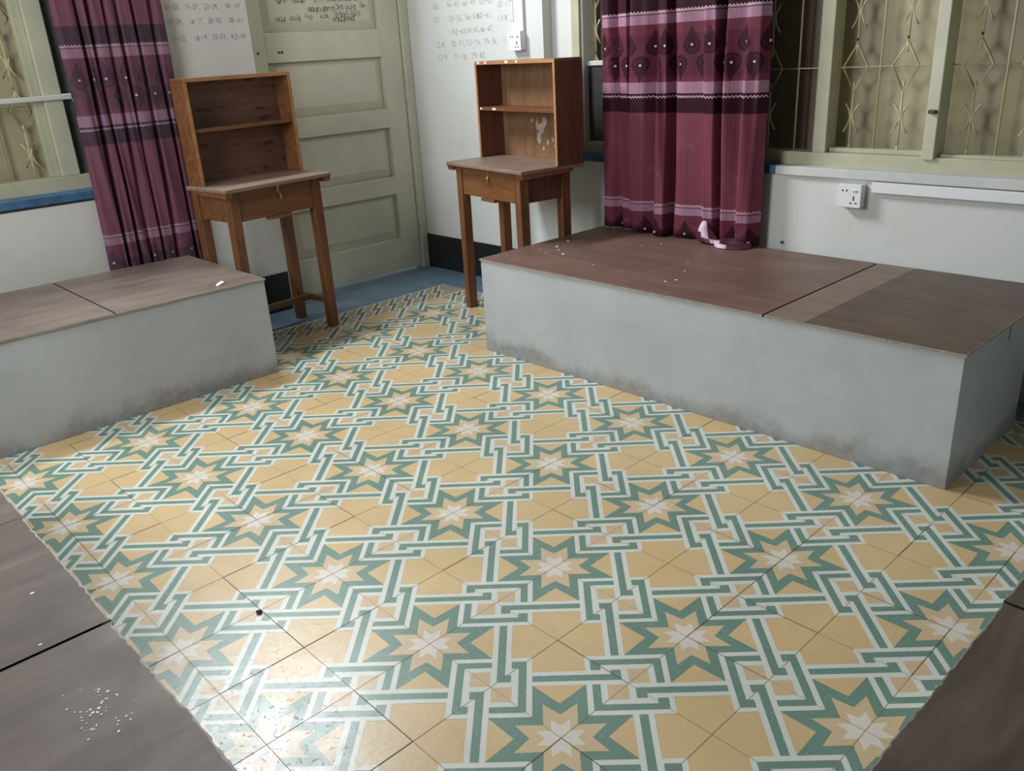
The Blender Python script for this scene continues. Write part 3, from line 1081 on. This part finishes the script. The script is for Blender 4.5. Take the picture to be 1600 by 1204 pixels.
# ------------------------------------------------------------------ study desks with hutch
def desk(label, loc, th, zt, W, D, w, ox, hf, hb, hh, lx, ly0, ly1, back, side_m, scuffs, stretch):
    t = empty('study_desk', (loc[0], loc[1], 0), th)
    tag(t, label, 'desk', 'school desks with open hutch')
    bv = 0.002
    tk = 0.017
    # top with a rounded nosing at both ends
    m = MB()
    m.box(-W / 2, W / 2, 0, D, zt - tk, zt)
    m.build('tabletop', MT['top'], t, 0.004)
    for s in (-1, 1):
        m = MB()
        xa, xb = (-W / 2 + 0.002, -lx - 0.001) if s < 0 else (lx + 0.001, W / 2 - 0.002)
        m.hexa([(xa, 0.012, zt - tk - 0.022), (xb, 0.012, zt - tk - 0.022), (xb, D * 0.8, zt - tk - 0.016), (xa, D * 0.8, zt - tk - 0.016),
                (xa, 0.004, zt - tk), (xb, 0.004, zt - tk), (xb, D * 0.85, zt - tk), (xa, D * 0.85, zt - tk)])
        m.build('top_batten', MT['wood'], t, bv)
    # legs, tapering to the floor
    ls = 0.046
    for sx in (-1, 1):
        for (ya, yb) in ((ly0, ly0 + ls), (ly1 - ls, ly1)):
            x_out, x_in = sx * lx, sx * (lx - ls)
            x_inb = sx * (lx - ls + 0.008)
            xs = sorted((x_out, x_in))
            xb_ = sorted((x_out, x_inb))
            m = MB()
            m.hexa([(xb_[0], ya, 0), (xb_[1], ya, 0), (xb_[1], yb, 0), (xb_[0], yb, 0),
                    (xs[0], ya, zt - tk - 0.0005), (xs[1], ya, zt - tk - 0.0005), (xs[1], yb, zt - tk - 0.0005), (xs[0], yb, zt - tk - 0.0005)])
            m.build('leg', MT['wood_z'], t, bv)
    za, zb = zt - 0.150, zt - tk - 0.001
    li = lx - ls
    for sx in (-1, 1):
        xa, xb = sorted((sx * (lx - 0.010), sx * (lx - 0.028)))
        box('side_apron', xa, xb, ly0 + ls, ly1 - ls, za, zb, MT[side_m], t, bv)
    box('rear_apron', -li, li, ly1 - 0.024, ly1 - 0.008, za, zb, MT['wood'], t, bv)
    dr = box('drawer_front', -li + 0.001, li - 0.001, ly0 + 0.006, ly0 + 0.024, za, zb - 0.002, MT['wood'], t, bv)
    m = MB()
    m.box(-0.055, 0.055, ly0 - 0.002, ly0 + 0.03, za - 0.014, za - 0.0005)
    m.build('drawer_lip', MT['wood'], dr, bv)
    m = MB()
    m.box(0.004, 0.016, ly0 + 0.0035, ly0 + 0.0062, zb - 0.034, zb - 0.004)
    m.tube([(0.010, ly0 + 0.002, zb - 0.030), (0.014, ly0 - 0.004, zb - 0.040), (0.016, ly0 - 0.003, zb - 0.054)], 0.0035, 8)
    m.tube([(0.016, ly0 + 0.001, zb - 0.056), (0.016, ly0 - 0.006, zb - 0.058)], 0.006, 8)
    m.build('latch', MT['brass'], dr)
    if stretch:
        zs_ = 0.115
        for sx in (-1, 1):
            xa, xb = sorted((sx * (lx - 0.012), sx * (lx - 0.032)))
            box('stretcher', xa, xb, ly0 + ls, ly1 - ls, zs_, zs_ + 0.028, MT['wood'], t, bv)
        ym = (ly0 + ly1) / 2 + 0.02
        box('stretcher', -lx + 0.032, lx - 0.032, ym - 0.012, ym + 0.012, zs_ + 0.002, zs_ + 0.030, MT['wood'], t, bv)
    # hutch
    x0, x1 = ox - w / 2, ox + w / 2
    k = 0.015
    z0 = zt + 0.0005
    z1 = zt + hh
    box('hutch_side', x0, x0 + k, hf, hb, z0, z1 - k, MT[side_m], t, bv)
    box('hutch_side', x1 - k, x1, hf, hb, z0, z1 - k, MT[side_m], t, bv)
    box('hutch_top', x0, x1, hf, hb, z1 - k, z1, MT['wood'], t, bv)
    box('shelf', x0 + k, x1 - k, hf + 0.004, hb - 0.008, zt + hh * 0.50, zt + hh * 0.50 + k, MT['wood'], t, bv)
    bk = box('hutch_back', x0 + k, x1 - k, hb - 0.008, hb - 0.001, z0, z1 - k, MT[back], t)
    # front edge strips of lighter bare wood
    for (a, b_, c, d) in ((x0, x0 + k, z0, z1 - k), (x1 - k, x1, z0, z1 - k), (x0, x1, z1 - k, z1)):
        e = box('edge_strip', a + 0.0005, b_ - 0.0005, hf - 0.0022, hf, c, d - 0.0005, MT['wood_edge'], t)
    if scuffs:
        m = MB()
        rr = random.Random(5)
        for (x, z, a, b_) in ((0.10, 0.135, .030, .030), (0.13, 0.165, .020, .028), (0.085, 0.095, .024, .034), (0.15, 0.075, .014, .014),
                              (0.19, 0.09, .012, .016), (0.115, 0.045, .010, .01), (0.07, 0.15, .010, .03), (0.205, 0.06, .008, .012), (0.03, 0.17, .012, .01)):
            n = 11
            m.poly([(x - 0.085 + a * rr.uniform(.55, 1) * math.cos(6.283 * i / n), hb - 0.0086, zt + z + b_ * rr.uniform(.55, 1) * math.sin(6.283 * i / n)) for i in range(n)])
        m.build('peeled_paper', MT['scuff'], bk)
        for (x, q) in ((x0 + 0.26, .022), (x0 + 0.345, .012), (x0 + 0.09, .016), (x0 + 0.03, .014)):
            box('paint_chip', x, x + q, hf - 0.0032, hf - 0.0021, z1 - 0.011, z1 - 0.001, MT['paper'], bk)
        for (x, q) in ((x0 + 0.02, .014), (x0 + 0.125, .03)):
            box('paint_chip', x, x + q, hf + 0.003, hf + 0.0042, zt + hh * 0.5 + 0.004, zt + hh * 0.5 + 0.013, MT['paper'], bk)
    return t


LDESK = desk('brown wooden study desk with open hutch in front of the cream door', (0.561, 2.158), 0.108, 0.734, 0.552, 0.315, 0.533, 0.012, 0.212, 0.318, 0.44,
             0.239, 0.043, 0.345, 'back_l', 'wood', False, True)
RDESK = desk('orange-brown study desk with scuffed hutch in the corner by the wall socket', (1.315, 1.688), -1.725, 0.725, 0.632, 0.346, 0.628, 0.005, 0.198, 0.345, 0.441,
             0.267, 0.025, 0.303, 'back_r', 'wood_shaded', True, False)


# ------------------------------------------------------------------ curtains
def curtain(name, label, prof, plane, zt, zb, group, drift=0.0, seed=1, hem=None, uoff=0.0, mat='curtain', amp=1.6):
    """prof: list of (s, bulge); plane(s, bulge, z) -> world point"""
    rr = random.Random(seed)
    pts = []
    N = 10
    for (s0, b0), (s1, b1) in zip(prof[:-1], prof[1:]):
        for i in range(N):
            t = i / N
            e_ = t * t * (3 - 2 * t)
            pts.append((s0 + (s1 - s0) * t, b0 + (b1 - b0) * (0.5 * t + 0.5 * e_)))
    pts.append(prof[-1])
    # arc length for the cloth coordinate
    u = [uoff]
    for p, q in zip(pts[:-1], pts[1:]):
        u.append(u[-1] + math.hypot(q[0] - p[0], q[1] - p[1]))
    rows = 80
    s_mid = (pts[0][0] + pts[-1][0]) / 2
    ph = [rr.uniform(0, 6.28) for _ in range(4)]
    verts, uvs, faces = [], [], []
    for r in range(rows + 1):
        z = zb + (zt - zb) * r / rows
        k = (z - zb) / (zt - zb)
        for c, (s, bl) in enumerate(pts):
            f = 1.0 + 0.18 * math.sin(z * 3.1 + ph[0] + c * 0.05)
            ds = 0.004 * math.sin(z * 4.0 + c * 0.11 + ph[1]) + drift * (k - 0.3)
            wob = 0.003 * math.sin(z * 9 + c * 0.35 + ph[2])
            zz = z
            if hem:
                zz = z + hem(s, z, k)
            verts.append(plane(s + ds, bl * f * amp + wob, zz))
            uvs.append((u[c], z))
    n = len(pts)
    for r in range(rows):
        for c in range(n - 1):
            a = r * n + c
            faces.append((a, a + 1, a + n + 1, a + n))
    me = bpy.data.meshes.new(name)
    me.from_pydata(verts, [], faces)
    lay = me.uv_layers.new(name='UVMap')
    for p in me.polygons:
        p.use_smooth = True
        for li in p.loop_indices:
            lay.data[li].uv = uvs[me.loops[li].vertex_index]
    me.materials.append(MT[mat])
    o = link(name, me)
    sol = o.modifiers.new('thick', 'SOLIDIFY')
    sol.thickness = 0.0012
    sol.offset = 0
    tag(o, label, 'curtain', group)
    return o


PR = lambda s, bl, z: (1.818 - bl, s, z)
curtain('curtain', 'maroon banded curtain, the left one of the pair on the right wall',
        [(1.352, .0), (1.342, .035), (1.30, .04), (1.247, .014), (1.236, .034), (1.185, .040), (1.168, .022), (1.156, .052), (1.10, .044), (1.032, .016), (1.016, .056), (0.980, .05), (0.962, .010)],
        PR, 2.25, 0.412, 'maroon curtains on the right wall', 0.0, 3)
curtain('curtain', 'maroon banded curtain with crumpled hem, right one of the pair',
        [(0.941, .0), (0.933, .046), (0.90, .05), (0.80, .034), (0.776, .056), (0.735, .052), (0.714, .004), (0.702, .0), (0.692, .046), (0.625, .028), (0.602, .052), (0.56, .044), (0.533, .018)],
        PR, 2.25, 0.412, 'maroon curtains on the right wall', 0.0, 4, uoff=0.03)
PL = lambda s, bl, z: (s, 2.675 - bl, z)
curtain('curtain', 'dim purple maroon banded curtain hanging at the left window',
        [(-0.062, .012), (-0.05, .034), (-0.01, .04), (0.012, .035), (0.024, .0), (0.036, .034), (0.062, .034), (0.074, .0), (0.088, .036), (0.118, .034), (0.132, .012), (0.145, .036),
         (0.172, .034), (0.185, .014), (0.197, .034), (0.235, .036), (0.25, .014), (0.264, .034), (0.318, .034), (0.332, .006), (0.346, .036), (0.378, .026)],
        PL, 2.25, 0.34, None, 0.02, 5, mat='curtain_hazy', amp=1.15)
# turned-up hem pooled on the platform (belongs to the right-hand curtain of the pair)
cur = [o for o in bpy.data.objects if o.name.startswith('curtain') and 'crumpled' in o.get('label', '')][0]
def cloth_patch(name, rows, mats, pick, parent):
    """rows of world points lofted into a soft little sheet with thickness"""
    m = MB()
    n = len(rows[0])
    for r in rows:
        m.v += [tuple(p) for p in r]
    for r in range(len(rows) - 1):
        for c in range(n - 1):
            a = r * n + c
            m.f.append((a, a + 1, a + n + 1, a + n))
            m.fm.append(pick(r, c))
    o = m.build(name, mats, parent, smooth=True)
    so = o.modifiers.new('thick', 'SOLIDIFY')
    so.thickness = 0.0016
    sb = o.modifiers.new('soft', 'SUBSURF')
    sb.levels = sb.render_levels = 2
    return o


# (s = y, z, distance from the wall line) of the turned-up flap, then the heap beside it
flap = [[(0.785, .492, .060), (0.775, .498, .066), (0.765, .500, .068), (0.755, .497, .066), (0.746, .490, .060)],
        [(0.800, .474, .060), (0.785, .480, .078), (0.766, .480, .086), (0.746, .474, .078), (0.730, .464, .062)],
        [(0.812, .452, .062), (0.788, .452, .084), (0.764, .458, .098), (0.736, .448, .090), (0.708, .442, .066)],
        [(0.815, .434, .062), (0.790, .430, .084), (0.760, .438, .104), (0.722, .428, .100), (0.690, .424, .070)],
        [(0.812, .416, .062), (0.785, .412, .082), (0.752, .416, .104), (0.710, .412, .104), (0.672, .412, .076)]]
heap = [[(0.705, .412, .075), (0.700, .422, .090), (0.692, .430, .104), (0.684, .424, .118), (0.676, .408, .128)],
        [(0.675, .440, .064), (0.668, .446, .086), (0.662, .436, .106), (0.655, .428, .124), (0.650, .408, .138)],
        [(0.640, .436, .060), (0.634, .430, .086), (0.630, .416, .102), (0.622, .424, .120), (0.618, .408, .134)],
        [(0.605, .446, .058), (0.600, .440, .080), (0.595, .424, .100), (0.590, .418, .112), (0.586, .408, .122)],
        [(0.570, .436, .056), (0.566, .428, .072), (0.562, .416, .092), (0.558, .414, .102), (0.555, .408, .110)],
        [(0.540, .420, .050), (0.540, .416, .062), (0.540, .411, .072), (0.540, .409, .080), (0.540, .408, .086)]]
P3 = lambda rows: [[(1.805 - d, y, z) for y, z, d in r] for r in rows]
hm = cloth_patch('turned_hem', P3(flap), [MT['lining'], MT['curtain_plain']], lambda r, c: 0 if (r, c) in ((0, 1), (0, 2), (1, 1), (1, 2), (2, 2), (3, 3)) else 1, cur)
hp = cloth_patch('pooled_hem', P3(heap), [MT['lining'], MT['curtain_plain']], lambda r, c: 0 if (r == 0 and c >= 2) or (c == 3 and r == 1) else 1, cur)
hp['label'] = 'dark hem pooled on the platform'
hm['label'] = 'pale crumpled turned-up hem'


# ------------------------------------------------------------------ sockets and trunking
def socket(label, x, y, z, wd, ht, dp):
    """face looks to -x; y to the viewer's left is larger"""
    t = empty('wall_socket', (x, y, z))
    tag(t, label, 'socket', 'white wall sockets')
    box('backbox', -dp, -0.0005, -wd / 2, wd / 2, -ht / 2, ht / 2, MT['plastic'], t, 0.003)
    box('faceplate', -dp - 0.005, -dp, -wd / 2 - 0.001, wd / 2 + 0.001, -ht / 2 - 0.001, ht / 2 + 0.001, MT['plastic'], t, 0.002)
    f = -dp - 0.005
    for (a, c, sy, sz) in ((0.30, 0.24, .006, .006), (0.12, 0.24, .006, .006), (-0.20, -0.08, .005, .013), (-0.20, -0.17, .005, .004), (-0.09, -0.31, .0075, .005), (-0.31, -0.31, .0075, .005)):
        b = MB()
        b.box(f - 0.0006, f + 0.001, a * wd - sy / 2, a * wd + sy / 2, c * ht - sz / 2, c * ht + sz / 2)
        b.build('pin_hole', MT['hole'], t)
    b = MB()
    b.hexa([(f - 0.001, -0.32 * wd, 0.16 * ht), (f + 0.001, -0.32 * wd, 0.16 * ht), (f + 0.001, -0.16 * wd, 0.16 * ht), (f - 0.001, -0.16 * wd, 0.16 * ht),
            (f - 0.006, -0.32 * wd, 0.28 * ht), (f + 0.001, -0.32 * wd, 0.28 * ht), (f + 0.001, -0.16 * wd, 0.28 * ht), (f - 0.006, -0.16 * wd, 0.28 * ht)])
    b.build('rocker_switch', MT['plastic'], t, 0.001)
    return t


socket('white double socket on the wall under the right window sill', WX, 0.178, 0.637, 0.088, 0.082, 0.035)
socket('white socket on the corner wall above the hutch, at the foot of a conduit', WX, 1.935, 1.247, 0.088, 0.086, 0.035)
tr = box('cable_trunking', WX - 0.022, WX - 0.0005, -1.44, 0.105, 0.652, 0.690, MT['plastic'], None, 0.002)
tag(tr, 'long white cable trunking running level under the right window sill', 'trunking')
tr = box('cable_trunking', WX - 0.016, WX - 0.0005, 1.893, 1.925, 1.2925, 2.6, MT['plastic'], None, 0.002)
tag(tr, 'short white conduit rising from the socket beside the window', 'trunking')
b = MB()
b.tube([(WX, 0.457, 0.425), (WX - 0.012, 0.457, 0.425)], 0.005, 8)
tag(b.build('nail', MT['metal']), 'small dark nail in the wall just right of the maroon curtains', 'nail')

# ------------------------------------------------------------------ scraps
b = MB()
pp = [(0, 0), (0.034, -0.006), (0.05, 0.004), (0.047, 0.016), (0.03, 0.02), (0.016, 0.012), (0.004, 0.014)]
i0 = len(b.v)
b.prism([(x, y) for x, y in pp], 0.0, 0.003)
for q in range(len(pp)):
    x, y, z = b.v[i0 + len(pp) + q]
    b.v[i0 + len(pp) + q] = (x, y, 0.003 + 0.006 * (q % 2))
o = b.build('paper_scrap', MT['paper'])
o.location = (0.09, 1.912, 0.4053)
o.rotation_euler = (0, 0, 0.5)
tag(o, 'torn white paper scrap on the lid of the left platform', 'scrap')


def crumb(label, x, y, s):
    rr = random.Random(int(x * 1000))
    bm = bmesh.new()
    bmesh.ops.create_icosphere(bm, subdivisions=2, radius=s)
    for v in bm.verts:
        v.co = v.co * rr.uniform(0.75, 1.15)
        v.co.z = v.co.z * 0.55
    zmin = min(v.co.z for v in bm.verts)
    for v in bm.verts:
        v.co.z -= zmin
    me = bpy.data.meshes.new('debris')
    bm.to_mesh(me)
    bm.free()
    me.materials.append(MT['crumb'])
    o = link('debris', me)
    o.location = (x, y, 0.0007)
    tag(o, label, 'debris')


CR = [('dark crumb of dirt on the tiles, nearest the bottom left platform', -0.609, 0.391, 0.0075)]
for c in CR:
    crumb(*c)
